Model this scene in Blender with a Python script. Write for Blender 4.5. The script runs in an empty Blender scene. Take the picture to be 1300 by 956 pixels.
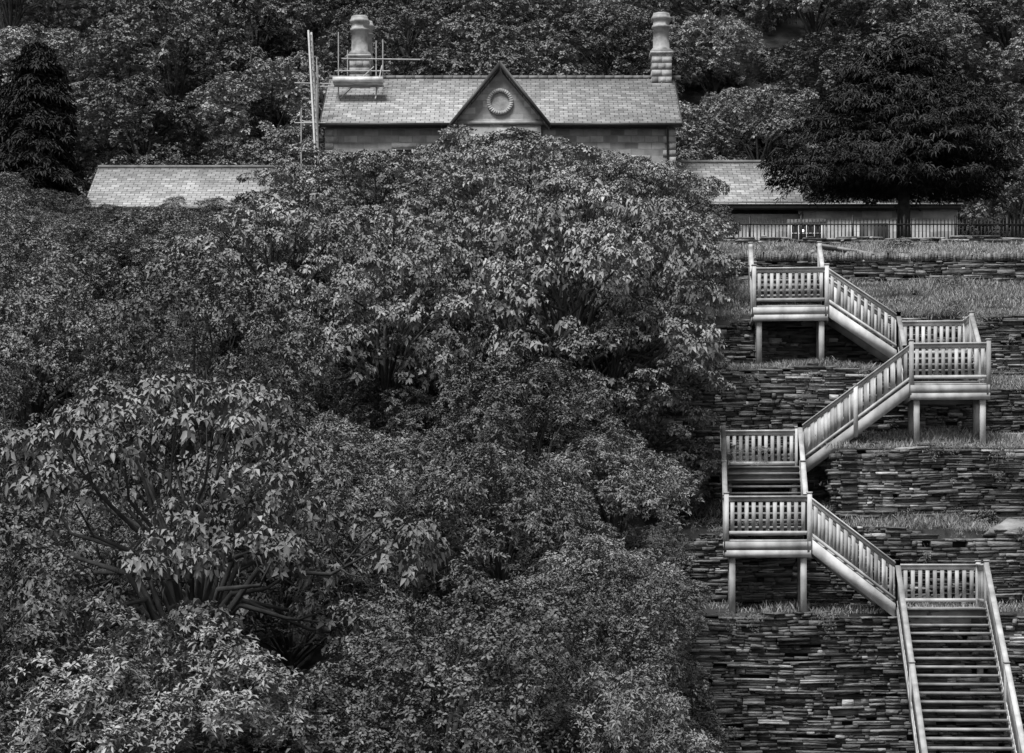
import bpy, math, numpy as np, bmesh
from mathutils import Vector
scene = bpy.context.scene
scene.view_settings.view_transform = 'Standard'
scene.view_settings.look = 'None'
scene.view_settings.exposure = 0

# ------------------------------------------------------------------ materials
def new_mat(name):
    m = bpy.data.materials.new(name); m.use_nodes = True
    nt = m.node_tree
    return m, nt, nt.nodes, nt.links, nt.nodes['Principled BSDF']

def grey(v): return (v, v, v, 1)

def shade_mat(name, base, lo=0.7, hi=1.3, scale=3.0, rough=0.7, spec=0.3, bump=0.0, stretch=(1,1,1), bump_scale=None, detail=5):
    """base grey * per-face 'shade' attribute * noise"""
    m, nt, N, L, B = new_mat(name)
    at = N.new('ShaderNodeAttribute'); at.attribute_name = 'shade'
    tc = N.new('ShaderNodeTexCoord'); mp = N.new('ShaderNodeMapping')
    mp.inputs['Scale'].default_value = stretch
    L.new(tc.outputs['Object'], mp.inputs['Vector'])
    nz = N.new('ShaderNodeTexNoise'); nz.inputs['Scale'].default_value = scale; nz.inputs['Detail'].default_value = detail
    L.new(mp.outputs['Vector'], nz.inputs['Vector'])
    mr = N.new('ShaderNodeMapRange'); mr.inputs['From Min'].default_value = 0.3; mr.inputs['From Max'].default_value = 0.7
    mr.inputs['To Min'].default_value = lo * base; mr.inputs['To Max'].default_value = hi * base
    L.new(nz.outputs['Fac'], mr.inputs['Value'])
    mu = N.new('ShaderNodeMath'); mu.operation = 'MULTIPLY'
    L.new(mr.outputs['Result'], mu.inputs[0]); L.new(at.outputs['Fac'], mu.inputs[1])
    L.new(mu.outputs[0], B.inputs['Base Color'])
    B.inputs['Roughness'].default_value = rough
    B.inputs['Specular IOR Level'].default_value = spec
    if bump > 0:
        n2 = N.new('ShaderNodeTexNoise'); n2.inputs['Scale'].default_value = bump_scale or scale * 4; n2.inputs['Detail'].default_value = 4
        L.new(mp.outputs['Vector'], n2.inputs['Vector'])
        bp = N.new('ShaderNodeBump'); bp.inputs['Strength'].default_value = bump; bp.inputs['Distance'].default_value = 0.05
        L.new(n2.outputs['Fac'], bp.inputs['Height']); L.new(bp.outputs['Normal'], B.inputs['Normal'])
    return m

def brick_mat(name, c1, c2, mortar, bw, bh, msize, zmul=1.0, rough=0.75, noise=0.35):
    m, nt, N, L, B = new_mat(name)
    tc = N.new('ShaderNodeTexCoord'); sx = N.new('ShaderNodeSeparateXYZ'); cx = N.new('ShaderNodeCombineXYZ')
    L.new(tc.outputs['Object'], sx.inputs[0])
    ad = N.new('ShaderNodeMath'); ad.operation = 'ADD'; L.new(sx.outputs['X'], ad.inputs[0])
    if zmul == 1.0: L.new(sx.outputs['Y'], ad.inputs[1])
    else: ad.inputs[1].default_value = 0.37
    mz = N.new('ShaderNodeMath'); mz.operation = 'MULTIPLY'; mz.inputs[1].default_value = zmul
    L.new(sx.outputs['Z'], mz.inputs[0])
    nz0 = N.new('ShaderNodeTexNoise'); nz0.inputs['Scale'].default_value = 2.0
    L.new(tc.outputs['Object'], nz0.inputs['Vector'])
    mj = N.new('ShaderNodeMath'); mj.operation = 'MULTIPLY_ADD'; mj.inputs[1].default_value = 0.12
    L.new(nz0.outputs['Fac'], mj.inputs[0]); L.new(mz.outputs[0], mj.inputs[2])
    L.new(ad.outputs[0], cx.inputs['X']); L.new(mj.outputs[0], cx.inputs['Y'])
    br = N.new('ShaderNodeTexBrick'); br.inputs['Scale'].default_value = 1
    br.inputs['Color1'].default_value = grey(c1); br.inputs['Color2'].default_value = grey(c2); br.inputs['Mortar'].default_value = grey(mortar)
    br.inputs['Brick Width'].default_value = bw; br.inputs['Row Height'].default_value = bh; br.inputs['Mortar Size'].default_value = msize
    br.inputs['Mortar Smooth'].default_value = 0.3; br.inputs['Bias'].default_value = 0
    L.new(cx.outputs[0], br.inputs['Vector'])
    nz = N.new('ShaderNodeTexNoise'); nz.inputs['Scale'].default_value = 1.3; nz.inputs['Detail'].default_value = 8; nz.inputs['Roughness'].default_value = 0.75
    L.new(tc.outputs['Object'], nz.inputs['Vector'])
    mr = N.new('ShaderNodeMapRange'); mr.inputs['From Min'].default_value = 0.3; mr.inputs['From Max'].default_value = 0.7
    mr.inputs['To Min'].default_value = 1 - noise; mr.inputs['To Max'].default_value = 1 + noise
    L.new(nz.outputs['Fac'], mr.inputs['Value'])
    mx = N.new('ShaderNodeVectorMath'); mx.operation = 'SCALE'
    L.new(br.outputs['Color'], mx.inputs[0]); L.new(mr.outputs['Result'], mx.inputs['Scale'])
    L.new(mx.outputs[0], B.inputs['Base Color'])
    B.inputs['Roughness'].default_value = rough; B.inputs['Specular IOR Level'].default_value = 0.25
    bp = N.new('ShaderNodeBump'); bp.inputs['Strength'].default_value = 0.6; bp.inputs['Distance'].default_value = 0.03
    L.new(mx.outputs[0], bp.inputs['Height']); L.new(bp.outputs['Normal'], B.inputs['Normal'])
    return m

def leaf_mat(name, base, rough=0.42, gloss=0.06, objrand=0.12):
    """diffuse leaf with a faint waxy sheen; tone = base * per-leaf shade * per-plant variation"""
    m = bpy.data.materials.new(name); m.use_nodes = True; nt = m.node_tree; N, L = nt.nodes, nt.links
    N.remove(N['Principled BSDF']); out = [n for n in N if n.type == 'OUTPUT_MATERIAL'][0]
    at = N.new('ShaderNodeAttribute'); at.attribute_name = 'shade'
    oi = N.new('ShaderNodeObjectInfo'); mr = N.new('ShaderNodeMapRange')
    mr.inputs['To Min'].default_value = (1-objrand)*base; mr.inputs['To Max'].default_value = (1+objrand)*base
    L.new(oi.outputs['Random'], mr.inputs['Value'])
    mu = N.new('ShaderNodeMath'); mu.operation = 'MULTIPLY'; L.new(at.outputs['Fac'], mu.inputs[0]); L.new(mr.outputs['Result'], mu.inputs[1])
    df = N.new('ShaderNodeBsdfDiffuse'); L.new(mu.outputs[0], df.inputs['Color'])
    gl = N.new('ShaderNodeBsdfAnisotropic'); gl.inputs['Roughness'].default_value = rough; gl.inputs['Color'].default_value = grey(.9)
    mx = N.new('ShaderNodeMixShader'); mx.inputs[0].default_value = gloss
    L.new(df.outputs[0], mx.inputs[1]); L.new(gl.outputs[0], mx.inputs[2]); L.new(mx.outputs[0], out.inputs['Surface'])
    return m

M_leafA = leaf_mat('rhododendron_leaf', 0.165, 0.5, 0.03, 0.33)
M_leafB = leaf_mat('sycamore_leaf', 0.20, 0.55, 0.02, 0.28)
M_leafC = leaf_mat('small_leaf', 0.13, 0.5, 0.03, 0.33)
M_forest = leaf_mat('woodland_leaf', 0.19, 0.5, 0.015, 0.48)
M_conif = leaf_mat('conifer_needle', 0.04, 0.6, 0.01, 0.1)
M_grass = leaf_mat('grass_blade', 0.30, 0.5, 0.01, 0.0)
M_weed = leaf_mat('weed_leaf', 0.14, 0.5, 0.01, 0.0)
M_bark = shade_mat('bark', 0.045, 0.6, 1.4, 6, 0.85, 0.2, 0.0, detail=2)
M_ground = shade_mat('earth_and_moss', 0.04, 0.4, 1.6, 1.2, 0.95, 0.1, 0.7)
M_slate = shade_mat('slate_stone', 0.125, 0.55, 1.45, 2.5, 0.62, 0.4, 0.7, stretch=(1, 1, 3), bump_scale=9)
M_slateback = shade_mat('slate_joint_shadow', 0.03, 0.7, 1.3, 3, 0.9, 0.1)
M_wood = shade_mat('weathered_timber', 0.47, 0.6, 1.22, 3.2, 0.95, 0.05, 0.1, stretch=(1, 1, 0.6), bump_scale=30)
M_roof = brick_mat('roof_slates', 0.22, 0.39, 0.09, 0.42, 0.26, 0.02, zmul=1.85, rough=0.6, noise=0.34)
M_wall = brick_mat('coursed_stone', 0.15, 0.35, 0.21, 0.62, 0.30, 0.022)
M_render = brick_mat('pale_stone', 0.28, 0.46, 0.33, 0.7, 0.32, 0.015)
M_dress = shade_mat('dressed_stone', 0.36, 0.65, 1.2, 3, 0.8, 0.2, 0.3)
M_chim = shade_mat('chimney_stone', 0.30, 0.5, 1.4, 2.5, 0.8, 0.2, 0.3)
M_dark = shade_mat('dark_painted_timber', 0.035, 0.8, 1.2, 4, 0.5, 0.3)
M_white = shade_mat('white_paint', 0.65, 0.85, 1.1, 4, 0.5, 0.3)
M_iron = shade_mat('black_iron', 0.015, 0.8, 1.2, 4, 0.5, 0.3)
M_steel = shade_mat('scaffold_steel', 0.35, 0.8, 1.2, 4, 0.45, 0.4)
mg, nt, N, L, B = new_mat('window_glass'); B.inputs['Base Color'].default_value = grey(0.02); B.inputs['Roughness'].default_value = 0.08
nz = N.new('ShaderNodeTexNoise'); nz.inputs['Scale'].default_value = 1.5; bp = N.new('ShaderNodeBump'); bp.inputs['Strength'].default_value = 0.05
L.new(nz.outputs['Fac'], bp.inputs['Height']); L.new(bp.outputs['Normal'], B.inputs['Normal'])
M_glass = mg

# ------------------------------------------------------------------ geometry helper
BOXF = np.array([[0,1,2,3],[7,6,5,4],[0,4,5,1],[1,5,6,2],[2,6,7,3],[3,7,4,0]])
class Geo:
    def __init__(s): s.ch = []; s.n = 0
    def add(s, V, F, shade=1.0, mat=0):
        V = np.asarray(V, float); F = np.asarray(F, int)
        sh = np.full(len(F), shade) if np.isscalar(shade) else np.asarray(shade, float)
        s.ch.append((V, F + s.n, sh, mat)); s.n += len(V)
    def hexa(s, V8, shade=1.0, mat=0): s.add(V8, BOXF, shade, mat)
    def box(s, x0, x1, y0, y1, z0, z1, shade=1.0, mat=0):
        s.hexa([(x0,y0,z0),(x0,y1,z0),(x1,y1,z0),(x1,y0,z0),(x0,y0,z1),(x0,y1,z1),(x1,y1,z1),(x1,y0,z1)], shade, mat)
    def prism(s, p0, p1, t, h, shade=1.0, mat=0):
        """board whose top edge runs p0->p1, vertical ends, thickness t, drop h"""
        p0 = np.array(p0, float); p1 = np.array(p1, float); d = (p1 - p0)[:2]; d = d / (np.linalg.norm(d) + 1e-9)
        q = np.array([-d[1], d[0], 0]) * t / 2; dn = np.array([0, 0, -h])
        s.hexa([p0-q+dn, p0+q+dn, p1+q+dn, p1-q+dn, p0-q, p0+q, p1+q, p1-q], shade, mat)
    def tube(s, pts, radii, n=6, shade=1.0, mat=0):
        pts = [np.array(p, float) for p in pts]; V = []; F = []
        for i, p in enumerate(pts):
            d = pts[min(i+1, len(pts)-1)] - pts[max(i-1, 0)]; d = d / (np.linalg.norm(d) + 1e-9)
            a = np.cross(d, [0.13, 0.9, 0.2] if abs(d[1]) < 0.9 else [1, 0, 0]); a /= np.linalg.norm(a); b = np.cross(d, a)
            for k in range(n):
                t = 2*math.pi*k/n; V.append(p + radii[i]*(math.cos(t)*a + math.sin(t)*b))
        for i in range(len(pts)-1):
            for k in range(n):
                F.append([i*n+k, i*n+(k+1)%n, (i+1)*n+(k+1)%n, (i+1)*n+k])
        s.add(V, F, shade, mat)
        m = len(pts)
        s.add([V[(m-1)*n+k] for k in range(n)], [list(range(n))], shade, mat)
    def lathe(s, cx, cy, prof, n=12, shade=1.0, mat=0):
        V = []; F = []
        for z, r_ in prof:
            for k in range(n):
                t = 2*math.pi*(k+.5)/n; V.append((cx+r_*math.cos(t), cy+r_*math.sin(t), z))
        for i in range(len(prof)-1):
            for k in range(n): F.append([i*n+k, i*n+(k+1)%n, (i+1)*n+(k+1)%n, (i+1)*n+k])
        s.add(V, F, shade, mat)
    def mesh(s, name, mats):
        V = np.concatenate([c[0] for c in s.ch]); me = bpy.data.meshes.new(name)
        tot = np.concatenate([np.full(len(c[1]), c[1].shape[1]) for c in s.ch])
        loops = np.concatenate([c[1].ravel() for c in s.ch])
        me.vertices.add(len(V)); me.vertices.foreach_set('co', V.astype(np.float32).ravel())
        me.loops.add(len(loops)); me.loops.foreach_set('vertex_index', loops.astype(np.int32))
        me.polygons.add(len(tot)); st = np.concatenate([[0], np.cumsum(tot)[:-1]])
        me.polygons.foreach_set('loop_start', st.astype(np.int32)); me.polygons.foreach_set('loop_total', tot.astype(np.int32))
        me.polygons.foreach_set('material_index', np.concatenate([np.full(len(c[1]), c[3]) for c in s.ch]).astype(np.int32))
        me.update(calc_edges=True)
        a = me.attributes.new('shade', 'FLOAT', 'FACE'); a.data.foreach_set('value', np.concatenate([c[2] for c in s.ch]).astype(np.float32))
        for m in mats: me.materials.append(m)
        return me
    def obj(s, name, mats, parent=None):
        return put(s.mesh(name, mats), name, parent)

def put(me, name, parent=None, loc=(0,0,0), rz=0, sc=(1,1,1)):
    o = bpy.data.objects.new(name, me); scene.collection.objects.link(o)
    o.location = loc; o.rotation_euler = (0, 0, rz); o.scale = sc
    if parent: o.parent = parent
    return o
def empty(name):
    o = bpy.data.objects.new(name, None); scene.collection.objects.link(o); return o
def nrm(a): return a / (np.linalg.norm(a, axis=-1, keepdims=True) + 1e-9)

# ------------------------------------------------------------------ leaves
def leaves(g, P, D, Nn, Ln, W, shade, mat=0, droop=0.15):
    D = nrm(D); S = nrm(np.cross(D, Nn)); Nn = np.cross(S, D)
    Ln = np.asarray(Ln).reshape(-1, 1) * np.ones((len(P), 1)); W = np.asarray(W).reshape(-1, 1) * np.ones((len(P), 1))
    tip = P + D*Ln; tip[:, 2] -= (droop*Ln)[:, 0]
    mid = P + D*Ln*0.52
    a = mid + S*W + Nn*W*0.35; b = mid - S*W + Nn*W*0.35
    V = np.stack([P, a, tip, b], 1).reshape(-1, 3); i = np.arange(len(P))*4
    F = np.stack([np.stack([i, i+1, i+2], 1), np.stack([i, i+2, i+3], 1)], 1).reshape(-1, 3)
    g.add(V, F, np.repeat(shade, 2), mat)

def rosettes(g, C, A, k, Ln, W, r, mat=0, elev=(0.0, 0.5), droop=0.15, svar=0.25, tone=None):
    n = len(C); A = nrm(A)
    T = nrm(np.cross(A, r.normal(size=(n, 3)))); Bv = np.cross(A, T)
    ph = (np.arange(k)/k*2*math.pi)[None, :] + r.uniform(0, 6.28, (n, 1)) + r.normal(0, 0.3, (n, k))
    el = r.uniform(elev[0], elev[1], (n, k))
    D = (np.cos(ph)[..., None]*T[:, None] + np.sin(ph)[..., None]*Bv[:, None])*np.cos(el)[..., None] + A[:, None]*np.sin(el)[..., None]
    Nn = A[:, None] + r.normal(0, 0.25, (n, k, 3)) - D*0.2
    P = C[:, None] + D*0.01 + r.normal(0, 0.02, (n, k, 3))
    sh = r.uniform(1-svar, 1+svar, (n, 1))*r.uniform(0.7, 1.3, (n, k))
    if tone is not None: sh = sh*np.asarray(tone).reshape(-1, 1)
    L_ = Ln*r.uniform(0.65, 1.2, (n, k))*r.uniform(0.7, 1.25, (n, 1))
    leaves(g, P.reshape(-1, 3), D.reshape(-1, 3), Nn.reshape(-1, 3), L_.ravel(), (L_*W).ravel(), sh.ravel(), mat, droop)

def tree_mesh(name, seed, R, H, base, nl, lr, ros, k, leafL, leafW, mats, flat=0.75, shell=(0.6, 1.0), elev=(0, 0.5), droop=0.15, trunk=0.16, svar=0.25, limbs=0.6, nsub=7, subr=.48):
    """crown: boughs -> leafy puffs -> whorls of leaves; limbs reach each bough"""
    r = np.random.default_rng(seed); g = Geo()
    cz = base + (H-base)*0.42; up = H - cz - lr[1]*flat*0.6; dn = cz - base
    lob = r.normal(size=(6, 3)); lob = nrm(lob); amp = r.uniform(-0.35, 0.3, 6)
    top = np.array([0, 0, cz - (H-base)*0.15])
    g.tube([(0, 0, -0.6), (r.normal(0, .05), r.normal(0, .05), base*0.5), top], [trunk*1.3, trunk, trunk*0.7], 7, 1.0, 1)
    dirs = []
    while len(dirs) < nl:
        d = nrm(r.normal(size=3))
        if d[2] < -0.45: continue
        if d[2] < 0.0 and r.random() < 0.45: continue
        if all(np.dot(d, e) < 1 - 1.6/nl for e in dirs) or r.random() < 0.04: dirs.append(d)
    for d in dirs:
        w = 1 + sum(a*max(0, np.dot(d, l))**2 for a, l in zip(amp, lob))
        q = r.uniform(*shell)*w
        c = np.array([d[0]*R*q, d[1]*R*q, cz + d[2]*(up if d[2] > 0 else dn)*q])
        rad = r.uniform(*lr)
        if r.random() < limbs:
            m1 = top + (c-top)*0.35 + np.array([0, 0, 0.12*R]) + r.normal(0, 0.06*R, 3)*0.6
            m2 = top + (c-top)*0.75 + r.normal(0, 0.05*R, 3)
            g.tube([top - [0, 0, r.uniform(0, 0.2*H)], m1, m2, c], [trunk*0.42, trunk*0.26, trunk*0.15, trunk*0.06], 5, 1.0, 1)
            for _ in range(3):
                e = c + nrm(r.normal(size=3) + [0, 0, .4])*rad*0.8
                g.tube([m2 + (c-m2)*r.uniform(0, 1), (m2+e)/2 + r.normal(0, .05, 3), e], [trunk*0.1, trunk*0.07, trunk*0.03], 4, 1.0, 1)
        n = int(ros*(rad/lr[1])**2)
        sd = nrm(r.normal(size=(nsub, 3)) + d*0.7 + [0, 0, 0.3]); sr = r.uniform(.7, 1.25, nsub)*subr*rad
        tone = r.uniform(.78, 1.25, nsub)*r.uniform(.78, 1.22)
        which = r.integers(0, nsub, n)
        dd = nrm(r.normal(size=(n, 3)) + sd[which]*0.6 + [0, 0, 0.45])
        C = c + (sd[which]*rad*.72 + dd*(sr[which]*r.choice([1.0, .8], n, p=[.75, .25])*r.uniform(.92, 1.1, n))[:, None])*np.array([1, 1, flat])
        A = dd*0.6 + np.array([0, 0, 0.7]) + r.normal(0, 0.25, (n, 3))
        rosettes(g, C, A, k, leafL, leafW, r, 0, elev, droop, svar, tone[which])
    return g.mesh(name, mats)

A_ = [tree_mesh(f'rhododendron_{i}', 20+i, 2.4, 4.2, 0.3, 36, (0.45, 0.9), 195, 7, 0.112, 0.19, [M_leafA, M_bark], 0.8, (0.78, 1.02), (-0.1, 0.55)) for i in range(4)]
B_ = [tree_mesh(f'sycamore_{i}', 40+i, 2.9, 5.8, 1.0, 46, (0.5, 1.0), 140, 6, 0.125, 0.32, [M_leafB, M_bark], 0.45, (0.55, 1.08), (-0.3, 0.3), 0.3, 0.17, limbs=0.95) for i in range(4)]
C_ = [tree_mesh(f'holly_{i}', 60+i, 2.4, 4.8, 0.3, 38, (0.45, 0.9), 270, 6, 0.085, 0.27, [M_leafC, M_bark], 0.85, (0.75, 1.03), (-0.2, 0.7)) for i in range(3)]
F_ = [tree_mesh(f'oak_{i}', 80+i, 3.3, 8.5, 1.8, 36, (0.65, 1.25), 200, 6, 0.145, 0.34, [M_forest, M_bark], 0.75, (0.75, 1.02), (-0.2, 0.6), 0.2, 0.2, 0.2, limbs=0.5, nsub=9, subr=.42) for i in range(5)]

# ------------------------------------------------------------------ terrain
LP = np.array([(-80,-1.7),(8,-1.7),(26,-5),(38,-5.2),(70,9),(90,13.3),(112,14.2),(180,60),(260,105),(420,150)], float)
def h_left(y): return np.interp(y, LP[:, 0], LP[:, 1])
W3R, W3L, W3X = 55.45, 58.0, 8.3
def h_right(x, y):
    w3 = W3R if x > W3X else W3L
    t4, t4b = (4.75, 5.45) if x > 9.6 else (5.35, 5.65)
    if x > W3X: seg = [(w3+.3, 1.5), (w3+.35, 3.1), (58.7, 3.7)]
    else: seg = [(w3+.3, 1.9), (w3+.35, 3.3), (58.7, 3.6)]
    pts = [(-80,-1.7),(8,-1.7),(26,-5.5),(51.9,-5.6),(51.95,-1.0),(54.6,-0.8),(54.65,1.0)] + seg + \
          [(58.75, t4),(61.5, t4b),(61.55,7.1),(64.5,8.6),(64.55,9.1),(90,13.3),(112,14.2),(180,60),(260,105),(420,150)]
    p = np.array(pts); return float(np.interp(y, p[:, 0], p[:, 1]))
def height(x, y):
    t = min(1, max(0, (x-2.4)/1.0)); return float(h_left(y))*(1-t) + h_right(x, y)*t
ys = sorted(set(list(np.arange(-80, 36, 4.0)) + list(np.arange(36, 66, 0.5)) + [51.9, 51.95, 54.6, 54.65, W3R+.3, W3R+.35, W3L+.3, W3L+.35, 58.7, 58.75, 61.5, 61.55, 64.5, 64.55] +
                list(np.arange(66, 112, 2.0)) + list(np.arange(112, 424, 6.0))))
xs = sorted(set(list(np.arange(-300, -30, 15.0)) + list(np.arange(-30, 2, 1.0)) + [2.4, 2.9, 3.4, 4.0, W3X-.02, W3X+.02, 9.58, 9.62] + list(np.arange(5, 31, 1.0)) + list(np.arange(35, 310, 15.0))))
V = [(x, y, height(x, y) + 0.06*math.sin(x*1.7+y*.9)*(1 if y < 50 or y > 66 else 0.3)) for y in ys for x in xs]
nx = len(xs); F = [(j*nx+i, j*nx+i+1, (j+1)*nx+i+1, (j+1)*nx+i) for j in range(len(ys)-1) for i in range(nx-1)]
g = Geo(); g.add(V, F, 1.0); g.obj('ground', [M_ground])

# ------------------------------------------------------------------ slate walls
def slate_wall(name, x0, x1, yf, zb, ztop, seed, along='x', light=0.05, rag=.08):
    r = np.random.default_rng(seed); g = Geo(); z = zb
    zt_max = max(ztop(x) for x in np.linspace(x0, x1, 12)) + .15
    tw = lambda x: ztop(x) + rag*(math.sin(x*1.9+seed)*.6 + math.sin(x*4.3+seed*2)*.5)
    while z < zt_max:
        hh = r.choice([0.045, 0.07, 0.1, 0.14], p=[.25, .37, .27, .11])*r.uniform(0.85, 1.2)
        x = x0 - r.uniform(0, .4)
        while x < x1:
            ln = r.uniform(0.1, 0.42) if r.random() < 0.7 else r.uniform(0.42, 0.95)
            xm = x + ln/2
            course = .018*math.sin(xm*.75+z*.8+seed) + .008*math.sin(xm*2.1+z*1.3)
            slope = (.0135*math.cos(xm*.75+z*.8+seed) + .017*math.cos(xm*2.1+z*1.3))*ln/2 + r.normal(0, .005)
            zt = tw(xm) + r.uniform(-0.06, 0.08)
            if z + hh + course < zt and r.random() > 0.03:
                pr = r.normal(0, 0.022) + (0.05 if r.random() < .08 else 0)
                batter = -(zt_max-z)*0.035
                wav = 0.05*math.sin(x*.8+seed)
                s_ = r.uniform(0.45, 1.45)*(1+.35*math.sin(x*.9+z*1.7+seed)); q = r.random()
                if q < light: s_ = r.uniform(1.8, 3.4)
                elif q < 0.18: s_ = r.uniform(0.2, 0.45)
                parts = [(0, 1)] if (hh < .09 or r.random() < .4) else [(0, .49), (.51, 1)]   # tall course: sometimes two thin slates
                for (f0, f1) in parts:
                    zz = z + course + hh*f0; h2 = hh*(f1-f0)*r.uniform(.84, 1.0); e = r.uniform(-.02, .02, 4)
                    a, b = x+.005, x+ln-.005; y0 = yf - 0.05 - pr + batter + wav + r.normal(0, .01); y1 = yf + 0.35; j = r.uniform(-.007, .007, 4)
                    V8 = [(a+e[0], y0, zz-slope+j[0]), (a, y1, zz-slope), (b, y1, zz+slope), (b+e[1], y0+r.normal(0, .012), zz+slope+j[1]),
                          (a+e[2], y0+r.uniform(0, .02), zz+h2-slope+j[2]), (a, y1, zz+h2-slope), (b, y1, zz+h2+slope), (b+e[3], y0+r.uniform(0, .02), zz+h2+slope+j[3])]
                    if along == 'y': V8 = [(v[1]-yf+W3X, v[0], v[2]) for v in V8]
                    g.hexa(V8, s_*r.uniform(.8, 1.2))
            x += ln
        z += hh
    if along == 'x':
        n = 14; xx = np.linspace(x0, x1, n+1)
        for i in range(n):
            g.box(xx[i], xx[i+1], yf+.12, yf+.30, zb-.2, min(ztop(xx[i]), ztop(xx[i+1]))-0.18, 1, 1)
    return g.obj(name, [M_slate, M_slateback])
slate_wall('slate_retaining_wall', 2.2, 20, 51.6, -5.7, lambda x: -1.0, 1, light=.04)
slate_wall('slate_retaining_wall', 2.6, 20, 54.3, -1.1, lambda x: 1.05 + 0.12*math.sin(x), 2)
slate_wall('slate_retaining_wall', W3X, 20, W3R, 1.2, lambda x: 3.1 + 0.08*math.sin(x*1.3), 3, light=0.09)
slate_wall('slate_retaining_wall', 2.8, W3X+.2, W3L, 1.0, lambda x: 3.3, 4)
slate_wall('slate_retaining_wall', W3R+.1, W3L, 0.0, 1.2, lambda x: 3.1, 14, along='y')
slate_wall('slate_retaining_wall', 2.8, 20, 58.4, 3.2, lambda x: 5.4 if x < 9.6 else 4.9, 5)
slate_wall('slate_retaining_wall', 3.0, 20, 61.2, 5.2, lambda x: 7.1 + (0.15*math.sin(x*.9)), 6, light=0.09)
slate_wall('slate_retaining_wall', 4.0, 24, 64.2, 8.3, lambda x: 9.05 + 0.04*math.sin(x*3), 7, light=0.06, rag=.04)
g = Geo(); r = np.random.default_rng(5)
x = 4.2
while x < 24:
    w = r.uniform(.05, .13)
    if r.random() > .12:
        hh = r.uniform(.15, .30); l_ = r.normal(0, .025)
        g.hexa([(x,64.1,9.02),(x,64.45,9.02),(x+w-.01,64.45,9.02),(x+w-.01,64.1,9.02),(x+l_,64.1,9.02+hh),(x+l_,64.45,9.02+hh),(x+w-.01+l_,64.45,9.02+hh*.95),(x+w-.01+l_,64.1,9.02+hh*.95)], r.uniform(.4, 1.7))
    x += w
g.obj('slate_wall_coping', [M_slate])
slate_wall('terrace_wall', 9.2, 11.6, 66.5, 9.1, lambda x: 9.75 - 0.17*(x-9.2), 8, light=0.1, rag=.02)
g = Geo()
for i in range(4):
    xa = 9.2 + i*0.6
    g.prism((xa, 66.55, 9.86-.17*(xa-9.2)), (xa+.58, 66.55, 9.86-.17*(xa+.58-9.2)), .5, .09, r.uniform(.6, .9))
g.obj('wall_coping_stones', [M_dress])
slate_wall('terrace_wall', 6.0, 28, 88.5, 12.4, lambda x: 13.42, 9, light=0.14, rag=.03)

g = Geo(); r = np.random.default_rng(11)
bm = bmesh.new(); bmesh.ops.create_icosphere(bm, subdivisions=4, radius=1)
V = np.array([v.co[:] for v in bm.verts]); Fc = [[v.index for v in f.verts] for f in bm.faces]; bm.free()
for _ in range(14):
    n_ = nrm(r.normal(size=3)); d_ = r.uniform(.55, .9); k_ = V@n_; V = V - np.outer(np.maximum(0, k_-d_), n_)
V = V*np.array([.75, .5, .36]) + 0.02*np.sin(V*9)
g.add(V + np.array([12.35, 54.55, 1.0]), Fc, 1.6); g.add(V*np.array([.5, .5, .5]) + np.array([11.5, 54.9, 1.1]), Fc, 1.1)
g.obj('boulder', [M_slate])

# ------------------------------------------------------------------ staircase
stair = empty('wooden_staircase')
sn, cs = 0.08, 0.9968
def T(u, v, z): return np.array([5.05 + u*cs + v*sn, 52 - u*sn + v*cs, z])
rs = np.random.default_rng(3)
def sh(): return rs.uniform(0.72, 1.2)
def post(g, p, z0, z1, w=.105):
    g.hexa([p + np.array([a*w/2, b*w/2, 0])*[1, 1, 0] + [0, 0, zz-p[2]] for zz in (z0, z1) for a, b in ((-1, -1), (-1, 1), (1, 1), (1, -1))], sh())
    g.hexa([p + np.array([a*(w/2+.012), b*(w/2+.012), 0]) + [0, 0, zz-p[2]] for zz in (z1+.001, z1+.03) for a, b in ((-1, -1), (-1, 1), (1, 1), (1, -1))], sh())
def guard(g, a, b, posts=True, H=1.0):
    a = np.array(a); b = np.array(b); Lh = np.linalg.norm((b-a)[:2]); up = np.array([0, 0, 1.0])
    dh = (b-a)/Lh
    if posts:
        for p in (a, b): post(g, p, p[2]-.30, p[2]+H+.09)
        if Lh > 2.6:
            m = (a+b)/2; post(g, m, m[2]-.3, m[2]+H+.02)
    g.prism(a+dh*.054+up*(H+.03), b-dh*.054+up*(H+.03), .12, .045, sh()*1.05)
    g.prism(a+dh*.054+up*(H-.017), b-dh*.054+up*(H-.017), .045, .09, sh())
    g.prism(a+dh*.054+up*.20, b-dh*.054+up*.20, .045, .09, sh())
    n = max(2, int(round((Lh-.12)/.172)))
    for i in range(n):
        t0 = (.06 + (i+.5)*(Lh-.12)/n)
        c = a + dh*t0; w = .046
        g.prism(c-dh*w+up*(H-.11), c+dh*w+up*(H-.11), .024, H-.11-.20, sh())
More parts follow.
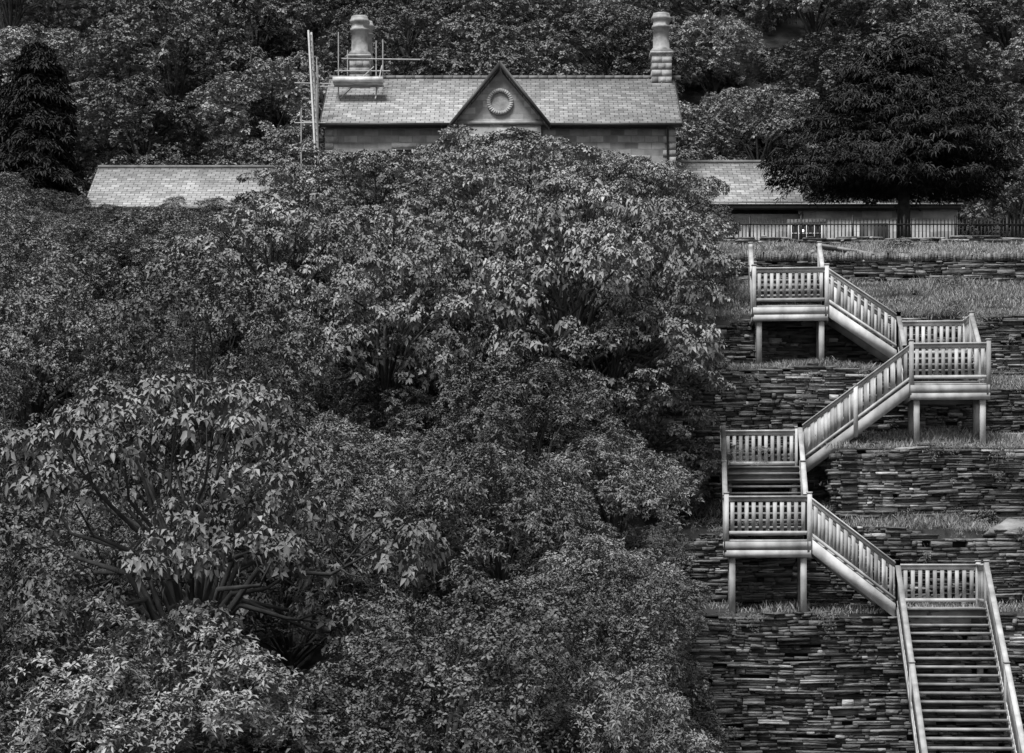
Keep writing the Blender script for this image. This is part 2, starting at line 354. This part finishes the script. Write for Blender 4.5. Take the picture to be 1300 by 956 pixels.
def landing(name, u0, u1, v0, v1, z, foot):
    g = Geo(); n = 10
    for i in range(n):
        va = v0+(v1-v0)*i/n; vb = v0+(v1-v0)*(i+1)/n-.008
        g.hexa([T(u0,va,z-.04),T(u0,vb,z-.04),T(u1,vb,z-.04),T(u1,va,z-.04),T(u0,va,z),T(u0,vb,z),T(u1,vb,z),T(u1,va,z)], sh())
    for (a, b) in ((T(u0-.03,v0-.03,z-.045), T(u1+.03,v0-.03,z-.045)), (T(u0-.03,v1+.03,z-.045), T(u1+.03,v1+.03,z-.045)),
                   (T(u0-.03,v0+.01,z-.045), T(u0-.03,v1-.01,z-.045)), (T(u1+.03,v0+.01,z-.045), T(u1+.03,v1-.01,z-.045))):
        g.prism(a, b, .05, .2, sh()); g.prism(a-[0, 0, .204], b-[0, 0, .204], .045, .17, sh()*.9)
    for k in range(1, 4):
        v_ = v0+(v1-v0)*k/4; g.prism(T(u0+.05, v_, z-.05), T(u1-.05, v_, z-.05), .05, .18, sh()*.8)
    for u_, v_ in ((u0+.14, v0+.1), (u1-.14, v0+.1), (u0+.14, v1-.1), (u1-.14, v1-.1)):
        p = T(u_, v_, z); zb = foot if foot is not None else height(p[0], p[1])-.2
        zb = min(zb, height(p[0], p[1])-.1)
        if zb < z-.3: post(g, p, zb, z-.06, .14)
    g.obj(name, [M_wood], stair)
def flight(name, a0, a1, b0, b1):
    """a0->a1 one side low->high, b0->b1 other side (points at nosing level)"""
    g = Geo(); rise = a1[2]-a0[2]; n = max(3, int(round(rise/.178)))
    for p, q in ((a0, a1), (b0, b1)):
        o = np.array([0, 0, .05]); g.prism(p+o, q+o, .05, .34, sh())
        guard(g, p, q)
    mid = (b0-a0)*0.018
    for i in range(n):
        t = (i+.5)/n
        ca = a0 + (a1-a0)*t + mid; cb = b0 + (b1-b0)*t - mid; run = (a1-a0)*[1, 1, 0]; run = run/n*0.56
        zt = np.array([0, 0, rise/n*0.5]); zb = zt - [0, 0, .05]
        g.hexa([ca-run+zb, ca+run+zb, cb+run+zb, cb-run+zb, ca-run+zt, ca+run+zt, cb+run+zt, cb-run+zt], sh()*.6)
    g.obj(name, [M_wood], stair)
z0, z1, z2, z3, z4, z5, z6 = -.86, .74, 2.67, 4.77, 5.87, 7.19, 8.3
landing('landing_1', 4.0, 6.05, 0, 1.5, z0, -1.2)
landing('landing_2', 0, 1.95, 0, 1.5, z1, -1.2)
landing('landing_3', 0, 1.95, 4.5, 6.0, z2, None)
landing('landing_4', 4.76, 6.7, 4.5, 6.0, z3, None)
landing('landing_5', 4.76, 6.7, 7.9, 9.3, z4, None)
landing('landing_6', .88, 2.84, 7.9, 9.3, z5, None)
flight('flight_1', T(4.0,-6.6,-5.2), T(4.0,0,z0), T(6.05,-6.6,-5.2), T(6.05,0,z0))
flight('flight_2', T(4.0,0,z0), T(1.95,0,z1), T(4.0,1.5,z0), T(1.95,1.5,z1))
flight('flight_3', T(0,1.5,z1), T(0,4.5,z2), T(1.95,1.5,z1), T(1.95,4.5,z2))
flight('flight_4', T(1.95,4.5,z2), T(4.76,4.5,z3), T(1.95,6.0,z2), T(4.76,6.0,z3))
flight('flight_5', T(4.76,6.0,z3), T(4.76,7.9,z4), T(6.7,6.0,z3), T(6.7,7.9,z4))
flight('flight_6', T(4.76,7.9,z4), T(2.84,7.9,z5), T(4.76,9.3,z4), T(2.84,9.3,z5))
flight('flight_7', T(.88,9.3,z5), T(.88,11.3,z6), T(2.84,9.3,z5), T(2.84,11.3,z6))
g = Geo()
for a, b in ((T(4.0,1.5,z0), T(6.05,1.5,z0)), (T(6.05,0,z0), T(6.05,1.5,z0)), (T(0,0,z1), T(1.95,0,z1)), (T(0,0,z1), T(0,1.5,z1)),
             (T(0,6,z2), T(1.95,6,z2)), (T(0,4.5,z2), T(0,6,z2)), (T(4.76,4.5,z3), T(6.7,4.5,z3)), (T(6.7,4.5,z3), T(6.7,6,z3)),
             (T(4.76,9.3,z4), T(6.7,9.3,z4)), (T(6.7,7.9,z4), T(6.7,9.3,z4)), (T(.88,7.9,z5), T(2.84,7.9,z5)), (T(.88,7.9,z5), T(.88,9.3,z5))):
    d = nrm(b-a)*.004; guard(g, a+d+[0, 0, .003], b-d+[0, 0, .003])
g.obj('landing_railings', [M_wood], stair)

# ------------------------------------------------------------------ stone house
house = empty('stone_house')
def roof_slab(g, x0, x1, yE, zE, yR, zR, th=.12, mat=0):
    g.hexa([(x0,yE,zE-th),(x0,yR,zR-th),(x1,yR,zR-th),(x1,yE,zE-th),(x0,yE,zE),(x0,yR,zR),(x1,yR,zR),(x1,yE,zE)], 1, mat)
X0, X1, YF, YB, ZE = -8.45, 7.4, 100.0, 109.0, 20.3
g = Geo(); g.box(X0, X1, YF, YB, 12.8, ZE)
for x in (X0+.15, X1-.15):
    V = [(x-.15, YF, ZE), (x-.15, YB, ZE), (x-.15, 104.5, 23.15), (x+.15, YF, ZE), (x+.15, YB, ZE), (x+.15, 104.5, 23.15)]
    g.add(V, [[0, 1, 2], [3, 5, 4]]); g.add(V, [[0, 2, 5, 3], [1, 4, 5, 2]])
gx, gw = -.54, 1.95
g.box(gx-gw+.1, gx+gw-.1, YF-.4, YF+.1, 12.8, 20.42)
V = [(gx-gw+.1, YF-.4, 20.42), (gx+gw-.1, YF-.4, 20.42), (gx, YF-.4, 22.6), (gx-gw+.1, YF+.3, 20.42), (gx+gw-.1, YF+.3, 20.42), (gx, YF+.3, 22.6)]
g.add(V, [[0, 1, 2], [5, 4, 3]]); g.add(V, [[0, 2, 5, 3], [1, 4, 5, 2]])
g.obj('walls', [M_wall], house)
g = Geo()
roof_slab(g, X0-.2, X1+.25, YF-.35, 20.28, 104.5, 23.35); roof_slab(g, X0-.2, X1+.25, YB+.35, 20.28, 104.5+.002, 23.35)
for s in (-1, 1):
    a = (gx + s*(gw+.28), 20.10); b = (gx, 22.88)
    g.hexa([(a[0], YF-.72, a[1]-.12), (a[0], 103.4, a[1]-.12), (b[0], 103.8, b[1]-.12), (b[0], YF-.72, b[1]-.12),
            (a[0], YF-.72, a[1]), (a[0], 103.4, a[1]), (b[0], 103.8, b[1]), (b[0], YF-.72, b[1])], 1)
g.obj('roof', [M_roof], house)
g = Geo()
x = X0-.2
while x < X1+.2: g.box(x, x+.43, 104.4, 104.6, 23.3, 23.46, rs.uniform(.35, .65)); x += .45
g.box(gx-.09, gx+.09, YF-.74, 103.4, 22.84, 22.96, .5)
g.obj('ridge_tiles', [M_dress], house)
g = Geo()
for xa, xb in ((X0-.2, gx-gw-.3), (gx+gw+.3, X1+.25)):
    g.box(xa, xb, YF-.47, YF-.36, 20.10, 20.24); g.box(xa, xb, YF-.34, YF-.02, 20.08, 20.13)
for s in (-1, 1):
    g.prism((gx+s*(gw+.34), YF-.76, 20.14), (gx, YF-.76, 22.97), .06, .27)
    xx = X0-.23 if s < 0 else X1+.28
    g.prism((xx, YF-.35, 20.30), (xx, 104.5, 23.38), .05, .24); g.prism((xx, YB+.35, 20.30), (xx, 104.5, 23.38), .05, .24)
g.tube([(X1-.35, YF-.42, 20.1), (X1-.35, YF-.12, 19.8), (X1-.35, YF-.12, 13)], [.05, .05, .05], 8)
g.tube([(-3.2, YF-.42, 20.1), (-3.2, YF-.12, 19.8), (-3.2, YF-.12, 13)], [.05, .05, .05], 8)
g.obj('gutters_and_bargeboards', [M_dark], house)
g = Geo(); n = 32; oz = 21.18
for k in range(n):
    a, b = 2*math.pi*k/n, 2*math.pi*(k+1)/n - (.02 if k % 4 == 3 else 0)
    pts = []
    for yy in (YF-.38, YF-.50):
        for rr, t in ((.42, a), (.60, a), (.60, b), (.42, b)): pts.append((gx+rr*math.cos(t), yy, oz+rr*math.sin(t)))
    g.hexa(pts, .95 + .12*((k//4) % 2))
disc = [(gx+.42*math.cos(2*math.pi*k/n), YF-.415, oz+.42*math.sin(2*math.pi*k/n)) for k in range(n)]
g.add(disc, [list(range(n))], .85)
for s, x in ((-1, X0), (1, X1)):
    for j in range(24):
        w = .55 if j % 2 else .34; zz = 12.9 + j*.31
        if zz+.29 > 20.06: break
        g.box(x-(.03 if s < 0 else w), x+(w if s < 0 else .03), YF-.03, YF+.4, zz, zz+.29, rs.uniform(.8, 1.15))
g.box(gx-gw+.05, gx+gw-.05, YF-.46, YF-.39, 20.16, 20.32, .9)
wins = [(-7.2, 17.2), (-4.9, 17.75), (-.54, 17.6), (3.2, 17.2), (5.6, 17.2), (-7.2, 14.3), (-4.9, 14.3), (3.2, 14.3), (5.6, 14.3)]
def window(gd, gf, gg, cx, yf, z, w, h, bars=(2, 3)):
    gd.box(cx-w/2-.16, cx+w/2+.16, yf-.05, yf+.1, z+h, z+h+.24, 1.0); gd.box(cx-w/2-.1, cx+w/2+.1, yf-.09, yf+.1, z-.14, z, 1)
    for s in (-1, 1): gd.box(cx+s*(w/2+.07)-.07, cx+s*(w/2+.07)+.07, yf-.035, yf+.1, z+.002, z+h-.002, 1)
    gg.box(cx-w/2, cx+w/2, yf-.012, yf+.02, z, z+h)
    for a in (-w/2, w/2-.05): gf.box(cx+a, cx+a+.05, yf-.03, yf-.013, z, z+h)
    for k in range(bars[1]+1): zz = z + (h-.04)*k/bars[1]; gf.box(cx-w/2+.052, cx+w/2-.052, yf-.03, yf-.013, zz, zz+.035)
    for k in range(1, bars[0]): xx = cx-w/2+w*k/bars[0]; gf.box(xx-.015, xx+.015, yf-.033, yf-.031, z+.04, z+h-.04)
gf, gg = Geo(), Geo()
for x, z in wins: window(g, gf, gg, x, YF-(.4 if abs(x-gx) < .1 else 0), z, .8 if x < -4 else 1.0, 1.4 if z > 17 else 1.7, (2, 4))
g.obj('dressed_stone_trim', [M_dress], house); gf.obj('window_frames', [M_white], house); gg.obj('window_glass', [M_glass], house)
def chimney(g, cx, cy, zb, zt, two):
    w = .47
    d = .95 if two else .5
    z = zb; k = 0
    while z < zt-2.0:
        hh = min(.32, zt-2.0-z); xs_ = sorted([cx-w] + list(cx-w + 2*w*np.array([.32, .68] if k % 2 else [.5])) + [cx+w])
        for i in range(len(xs_)-1): g.box(xs_[i]+.004, xs_[i+1]-.004, cy-d, cy+d, z, z+hh-.01, rs.uniform(.65, 1.2))
        g.box(cx-w+.03, cx+w-.03, cy-d+.03, cy+d-.03, z, z+hh, .6); z += hh; k += 1
    g.box(cx-w-.07, cx+w+.07, cy-d-.07, cy+d+.07, zt-2.0, zt-1.88, 1.1)
    g.box(cx-w-.02, cx+w+.02, cy-d-.02, cy+d+.02, zt-1.88, zt-1.8, .8)
    for oy, ox in (((-.45, -.02), (.5, .14)) if two else ((0, 0),)):
        q = zt
        g.lathe(cx+ox, cy+oy, [(q-1.8, .47), (q-1.68, .47), (q-1.64, .41), (q-.72, .39), (q-.70, .47), (q-.60, .47), (q-.58, .41), (q-.36, .41), (q-.30, .5), (q-.20, .5), (q-.17, .45), (q-.08, .43), (q, .40), (q+.001, .28), (q-.3, .26)], 8, 1.0)
g = Geo(); chimney(g, -7.15, 104.3, 22.0, 26.1, True); chimney(g, 7.05, 104.3, 22.0, 26.35, False)
g.obj('chimneys', [M_chim], house)
g = Geo(); gr = Geo(); gd = Geo(); gf = Geo(); gg = Geo(); gt = Geo(); gw_ = Geo()
g.box(-19.6, X0-.01, 103.2, 109, 12.8, 17.0); g.box(X1+.01, 13.4, 103.2, 109, 12.8, 17.2)
g_y0, g_yr, g_z0, g_zr = 102.9, 106.6, 17.02, 19.5
gr.hexa([(-20.0,g_y0,g_z0-.12),(-20.0,g_yr,g_zr-.12),(X0-.02,g_yr,g_zr-.12),(X0-.02,g_y0,g_z0-.12),(-20.0,g_y0,g_z0),(-20.0,g_yr,g_zr),(X0-.02,g_yr,g_zr),(X0-.02,g_y0,g_z0)])
gr.add([(-20.0,g_yr,g_zr),(-20,110.2,g_z0),(X0,110.2,g_z0),(X0,g_yr,g_zr)], [[0,1,2,3]])
g.add([(-19.6,103.2,17.0),(-19.6,109,17.0),(-19.6,106.5,19.2)], [[0,2,1]])
roof_slab(gr, X1+.02, 13.6, 102.9, 17.25, 106.6, 19.75); roof_slab(gr, X1+.02, 13.6, 110.2, 17.25, 106.602, 19.75)
gt.box(-20.0, X0-.05, 106.5, 106.7, 19.46, 19.6, .5); gt.box(X1+.05, 13.65, 106.5, 106.7, 19.7, 19.85, .5)
gd.box(-20.0, X0-.3, 102.76, 102.88, 16.82, 16.98); gd.box(X1+.05, 13.6, 102.76, 102.88, 17.05, 17.2)
gw_.box(13.42, 20.5, 101.5, 106, 12.8, 16.6); gw_.box(8.2, 13.4, 101.6, 103.15, 12.8, 16.45)
gd.box(8.1, 20.6, 101.2, 101.45, 16.62, 16.8)
gd.box(16.0, 17.3, 101.44, 101.6, 13.6, 16.0)      # doorway
gr.hexa([(8.0,101.15,16.8),(8.0,106,17.02),(20.7,106,17.02),(20.7,101.15,16.8),(8.0,101.15,16.88),(8.0,106,17.1),(20.7,106,17.1),(20.7,101.15,16.88)])
window(gt, gf, gg, 13.55, 101.5, 14.75, 1.45, 1.2, (4, 3))
for x in (-18, -15.5, -13, -10.5): window(gt, gf, gg, x, 103.2, 14.6, 1.0, 1.5)
g.obj('wing_walls', [M_wall], house); gr.obj('wing_roofs', [M_roof], house); gd.obj('wing_gutters_and_door', [M_dark], house); gw_.obj('annex_walls', [M_render], house)
gt.obj('wing_trim', [M_dress], house); gf.obj('wing_window_frames', [M_white], house); gg.obj('wing_window_glass', [M_glass], house)

# ------------------------------------------------------------------ scaffold & ladder
sc = empty('scaffolding'); g = Geo(); R_ = .03
for x, y, zb, zt in ((-8.05, 102.3, 21.4, 25.0), (-6.3, 102.3, 21.6, 24.6), (-7.7, 103.3, 22.3, 24.4), (-6.05, 103.3, 22.3, 24.9), (-8.9, 100.5, 13.5, 23.4), (-9.5, 99.4, 13.5, 20.8), (-8.75, 99.4, 13.5, 22.8)):
    g.tube([(x, y, zb), (x, y, zt)], [R_, R_], 6)
for a, b in (((-8.9, 102.2, 22.45), (-5.6, 102.2, 22.45)), ((-7.9, 102.2, 23.75), (-4.25, 102.2, 23.7)), ((-8.3, 103.2, 23.4), (-5.7, 103.2, 23.4)), ((-9.8, 99.4, 20.2), (-8.4, 99.4, 20.2)),
             ((-9.8, 99.4, 22.0), (-8.2, 99.6, 22.0)), ((-8.9, 99.0, 22.42), (-8.9, 103.2, 22.42)), ((-6.3, 101.6, 21.75), (-6.1, 103.4, 23.7)), ((-8.1, 102.3, 21.8), (-6.4, 102.3, 23.4))):
    g.tube([a, b], [R_, R_], 6)
g.obj('scaffold_tubes', [M_steel], sc)
g = Geo()
for k in range(4): g.box(-8.25, -5.95, 101.5+k*.24, 101.72+k*.24, 22.50, 22.55, rs.uniform(.8, 1.1))
g.box(-8.25, -5.95, 101.43, 101.47, 22.5, 22.74, 1.4); g.box(-9.4, -8.7, 99.5, 100.2, 20.25, 20.31, .9)
g.obj('scaffold_boards', [M_wood], sc)
g = Geo()
a = np.array([-8.45, 98.6, 13.5]); b = np.array([-9.1, 99.3, 24.3]); o = np.array([.05, .19, 0])
for s in (-1, 1): g.tube([a+o*s, b+o*s], [.05, .05], 6)
for k in range(40): t = (k+.5)/40; g.tube([a+(b-a)*t-o, a+(b-a)*t+o], [.024, .024], 5)
g.obj('ladder', [M_white])

# ------------------------------------------------------------------ iron fence
g = Geo(); yy = 90.0
x = 7.6
while x < 24:
    zb = height(x, yy); big = (int(round((x-7.6)/.15)) % 14 == 0)
    w = .045 if big else .02; hh = 1.15 if big else .98
    g.box(x-w, x+w, yy-w, yy+w, zb-.1, zb+hh)
    g.add([(x-w*1.6, yy, zb+hh+.003), (x+w*1.6, yy, zb+hh+.003), (x, yy, zb+hh+.12), (x, yy-w*1.5, zb+hh+.003)], [[0, 3, 2], [3, 1, 2], [1, 0, 2]])
    x += .15
z_ = height(10, yy)
g.box(7.6, 24, yy-.045, yy-.02, z_+.82, z_+.87); g.box(7.6, 24, yy-.045, yy-.02, z_+.14, z_+.19)
g.obj('iron_railing_fence', [M_iron])

# ------------------------------------------------------------------ conifers
def conifer_mesh(name, seed, H, R, base, nb, power, sag, leafL, n_per, wide=False):
    r = np.random.default_rng(seed); g = Geo()
    g.tube([(0, 0, -.8), (0, 0, H*.5), (0, 0, H*.98)], [.34 if wide else .2, .2 if wide else .12, .03], 8, 1, 1)
    for i in range(nb):
        t = (i + r.random())/nb; z = base + (H-base)*t; Lr = R*(1-t)**power*r.uniform(.55, 1.15) + .15
        az = r.uniform(0, 6.28); d = np.array([math.cos(az), math.sin(az), 0]); pts = []
        for s in np.linspace(0, 1, 5): pts.append(np.array([0, 0, z]) + d*Lr*s + np.array([0, 0, Lr*(.25*s - sag*s*s)]))
        g.tube(pts, [.07, .05, .035, .02, .01], 4, 1, 1)
        n = int(n_per*(.3 + Lr/R)); s = r.uniform(.12, 1, n)**.8; side = r.normal(0, .17*Lr+.06, n)*(1-.3*s)
        P = np.array([0, 0, z]) + d*Lr*s[:, None] + np.array([-d[1], d[0], 0])*side[:, None]
        P[:, 2] += Lr*(.25*s - sag*s*s) - np.abs(side)*.25 + r.normal(0, .05, n) + .02
        A = np.tile([0, 0, 1.0], (n, 1)) + r.normal(0, .35, (n, 3)) + d*.5
        rosettes(g, P, A, 6, leafL, .12, r, 0, (-.3, .4), .35, .35)
    return g.mesh(name, [M_conif, M_bark])
c1 = conifer_mesh('yew', 3, 9.0, 5.8, 2.5, 230, .55, .18, .24, 120, True)
put(c1, 'yew_tree', None, (16.7, 94, 13.5), 0.6, (1, 1, 1))
c2 = conifer_mesh('fir', 4, 11.5, 2.2, 0.6, 260, .36, .6, .28, 80)
put(c2, 'fir_tree', None, (-22.9, 106.5, 13.0), 0, (1.1, 1.1, 1.08)); put(c2, 'fir_tree', None, (-24.6, 108.5, 13.0), 2.2, (1.05, 1.05, .95))

# ------------------------------------------------------------------ woodland on the hill behind
wood = empty('hillside_woodland'); r = np.random.default_rng(17)
y = 114.0; row = 0
while y < 172:
    x = -y*.25 - 5 + r.uniform(0, 2) + (row % 2)*3
    while x < y*.25 + 5:
        s = r.uniform(.75, 1.3); yy = y + r.uniform(-1.6, 1.6)
        put(F_[r.integers(5)], 'woodland_tree', wood, (x, yy, height(x, yy)-.8), r.uniform(0, 6.28), (s*r.uniform(.9, 1.15), s, s*r.uniform(.75, 1.0)))
        x += r.uniform(5.0, 7.6)
    y += 5.6; row += 1
for k in range(110):
    y = r.uniform(113, 165); x = r.uniform(-y*.25, y*.25); s = r.uniform(.3, .5)
    put(F_[k % 5], 'woodland_understorey', wood, (x, y, height(x, y)-.8), r.uniform(0, 6.28), (s*1.3, s*1.3, s))
for x, yy, s in ((-27.5, 104, .8), (-19.0, 112.5, .85), (10.5, 111.8, .8), (15, 112, .8), (20, 109, .95), (24, 105, .95), (-12.5, 111.5, .62), (-9.8, 111.8, .7), (-16, 112, .7)):
    put(F_[r.integers(5)], 'oak_tree', None, (x, yy, height(x, yy)-.5), r.uniform(0, 6), (s, s, s))

# ------------------------------------------------------------------ trees & shrubs on the near slope
# canopy height limits: bearing (x/y) -> maximum elevation slope (z/y)
prof = np.array([(-60,200),(60,215),(95,228),(112,262),(290,262),(318,192),(350,172),(400,172),(430,188),(490,192),(500,216),(526,216),(540,158),(600,146),(660,150),(700,141),(750,162),(770,180),(840,198),(860,208),(885,260),(935,292),(960,400)], float)
def limit(x, y): return np.interp(x/y, (prof[:, 0]-650)/2800, (725-prof[:, 1])/2800)*y
thick = empty('shrub_thicket'); r = np.random.default_rng(41)
y = 36.0; row = 0
while y < 93:
    x = -y*.25 - 2 + r.uniform(0, 1) + (row % 2)*2.2
    px_edge = 912 if y < 60 else (925 if y < 68 else 880)
    xe = (px_edge-650)/2800*y
    while x < xe + 1:
        yy = y + r.uniform(-1.1, 1.1); b = 650+2800*x/yy; q = r.random()
        if yy < 46 or (yy < 54 and b > 260): kind, P_, R0, H0 = 'rhododendron_bush', A_, 2.4, 4.2
        elif b < 330: kind, P_, R0, H0 = 'holly_tree', C_, 2.4, 4.8
        else: kind, P_, R0, H0 = 'sycamore_tree', B_, 2.9, 5.8
        if q < .14: kind, P_, R0, H0 = 'holly_tree', C_, 2.4, 4.8
        elif q < .26 and y < 60: kind, P_, R0, H0 = 'sycamore_tree', B_, 2.9, 5.0
        s = r.uniform(.76, 1.22)
        if x > xe - 1.5: s = min(s, .8)
        x_c = min(x, xe - (R0+.45)*s)
        gz = height(x_c, yy)
        lm = min(limit(x_c+dx, yy) for dx in (-R0*s*.8, 0, R0*s*.8))
        mh = lm - gz
        if mh > 1.1:
            sz = min(s*r.uniform(.9, 1.3), mh/H0*r.uniform(.95, 1.04)); sxy = s*.94 if sz > .6*s else max(.6*s, sz*1.3)
            put(P_[r.integers(len(P_))], kind, None if kind == 'sycamore_tree' else thick, (x_c, yy, gz-.1), r.uniform(0, 6.28), (sxy, sxy, sz))
        x += r.uniform(3.5, 4.9)
    y += 4.6; row += 1
# low undergrowth filling the gaps between the larger plants
y = 38.0
while y < 92:
    x = -y*.25 - 1
    while x < y*.068:
        s = r.uniform(.36, .55); xx = x + r.uniform(-1, 1); yy = y + r.uniform(-.8, .8)
        if limit(xx, yy) - height(xx, yy) > 4.4*s:
            put((A_ if r.random() < .6 else C_)[r.integers(3)], 'undergrowth_bush', thick, (xx, yy, height(xx, yy)-.2), r.uniform(0, 6), (s*1.4, s*1.4, s))
        x += 2.6
    y += 3.1
for x, yy, z, s, P_ in ((-3.0, 53.5, 1.4, .72, A_), (-4.6, 55.0, 2.1, .75, C_), (2.5, 50.0, -5.4, .85, A_), (2.2, 47.6, -5.5, .8, A_), (1.9, 44.4, -5.5, .8, A_), (1.5, 40.5, -5.5, .8, A_), (2.9, 53.2, -1.2, .6, A_), (3.2, 56.2, 1.0, .6, B_), (3.3, 60.0, 4.3, .62, B_), (3.7, 62.5, 6.2, .62, B_), (4.4, 66.5, 8.6, .62, B_)):
    put(P_[r.integers(3)], {id(B_): 'sycamore_tree', id(A_): 'rhododendron_bush', id(C_): 'holly_tree'}[id(P_)], None, (x, yy, z), r.uniform(0, 6), (s, s, s))

# ------------------------------------------------------------------ grass and weeds on the ledges
r = np.random.default_rng(31); g = Geo(); gw2 = Geo()
def patch(x, y, k=0): return .5 + .5*math.sin(x*1.3+y*.7+k)*math.sin(x*.47-y*1.1+k*2)
bands = [(4.6, 20, 51.8, 54.0, 220, 10), (5, 20, 54.5, 55.3, 420, 30), (8.5, 20, 55.7, 58.2, 620, 30), (4.5, 8.2, 54.5, 57.8, 140, 12), (4.5, 20, 58.8, 61.0, 700, 30),
         (4.5, 24, 61.5, 64.0, 1900, 36), (8.3, 20, 55.7, 56.0, 220, 14), (4.5, 9.6, 58.7, 59.4, 180, 14), (9, 20, 61.5, 61.9, 280, 12), (4.5, 26, 64.8, 88, 1300, 16)]
for xa, xb, ya, yb, nt_, nw in bands:
    for _ in range(nt_):
        x, y_ = r.uniform(xa, xb), r.uniform(ya, yb); z = height(x, y_); p_ = patch(x, y_)
        if r.random() > .3 + p_: continue
        n = 60; s = r.uniform(.5, 1.1)*(.55+p_*.8)
        P = np.stack([x+r.normal(0, .28, n), np.clip(y_+r.normal(0, .2, n), ya, yb), np.full(n, z-.02)], 1)
        D = np.stack([r.normal(0, .28, n), r.normal(-.05, .28, n), np.ones(n)], 1)
        leaves(g, P, D, r.normal(size=(n, 3)), r.uniform(.06, .34, n)*s, r.uniform(.004, .008, n)*(1 if y_ < 66 else 1.5), r.uniform(.3, 1.9, n), 0, .2)
    for _ in range(nw):
        x, y_ = r.uniform(xa, xb), r.uniform(ya, yb); z = height(x, y_); p_ = patch(x, y_, 2)
        if r.random() > .15 + p_: continue
        s = r.uniform(.1, .3)*(.5+p_)*(1.8 if r.random() < .14 else 1); n = int(420*s) + 6
        d = nrm(r.normal(size=(n, 3))); d[:, 2] = np.abs(d[:, 2])*1.1; C = np.array([x, y_, z]) + d*s*np.array([1.1, .8, .85])*r.uniform(.45, 1.05, (n, 1))
        rosettes(gw2, C, d*.5+[0, 0, .8], 5, r.choice([.03, .045, .06]), r.choice([.2, .3, .36]), r, 0, (-.1, .7), .25, .35, np.full(n, r.uniform(.6, 1.5)))
for yf, zl, zh, xa in ((51.4, -4.5, -1.0, 4.5), (54.15, -.9, 1.05, 5), (55.3, 1.3, 3.1, 8.5), (57.9, 1.6, 3.2, 4.5), (58.25, 3.7, 5.2, 4.6), (61.05, 5.7, 7.1, 5)):
    for _ in range(15):
        x = r.uniform(xa, 16); top_ = r.random() < .75; z = zh + r.uniform(-.12, .1) if top_ else r.uniform(zl, zh); s = r.uniform(.08, .24)*(1 if top_ else .5); n = int(220*s)+5
        d = r.normal(size=(n, 3))*[.6, .25, .5]; d[:, 1] = -np.abs(d[:, 1])
        C = np.array([x, yf-.1, z]) + d*s*1.2; C[:, 2] -= np.abs(d[:, 2])*s*.8
        rosettes(gw2, C, np.tile([0, -.7, .7], (n, 1)) + r.normal(0, .3, (n, 3)), 5, .042, .28, r, 0, (-.1, .6), .3, .35)
g.obj('ledge_grass', [M_grass]); gw2.obj('ledge_weeds', [M_weed])

# ------------------------------------------------------------------ light, world, camera
w = bpy.data.worlds.new('World'); scene.world = w; w.use_nodes = True
N, L = w.node_tree.nodes, w.node_tree.links; bg = N['Background']
EL, AZ = math.radians(62), math.radians(210)    # clockwise from +Y: sun behind the viewer, to the left
sky = N.new('ShaderNodeTexSky'); sky.sky_type = 'NISHITA'; sky.sun_disc = False; sky.sun_elevation = EL; sky.sun_rotation = AZ
bw = N.new('ShaderNodeRGBToBW'); L.new(sky.outputs[0], bw.inputs[0]); L.new(bw.outputs[0], bg.inputs['Color']); bg.inputs['Strength'].default_value = 0.15
sl = bpy.data.lights.new('sun', 'SUN'); sl.energy = 5.0; sl.angle = math.radians(18); sl.color = (1, 1, 1)
so = bpy.data.objects.new('sun', sl); scene.collection.objects.link(so)
dv = Vector((math.sin(AZ)*math.cos(EL), math.cos(AZ)*math.cos(EL), math.sin(EL)))
so.rotation_euler = dv.to_track_quat('Z', 'Y').to_euler()
cam = bpy.data.cameras.new('camera'); co = bpy.data.objects.new('camera', cam); scene.collection.objects.link(co)
cam.lens = 77.54; cam.sensor_width = 36; cam.shift_y = 247/1300; cam.clip_end = 1500; cam.clip_start = .5
co.location = (0, 0, 0); co.rotation_euler = (math.radians(90), 0, 0)
scene.camera = co
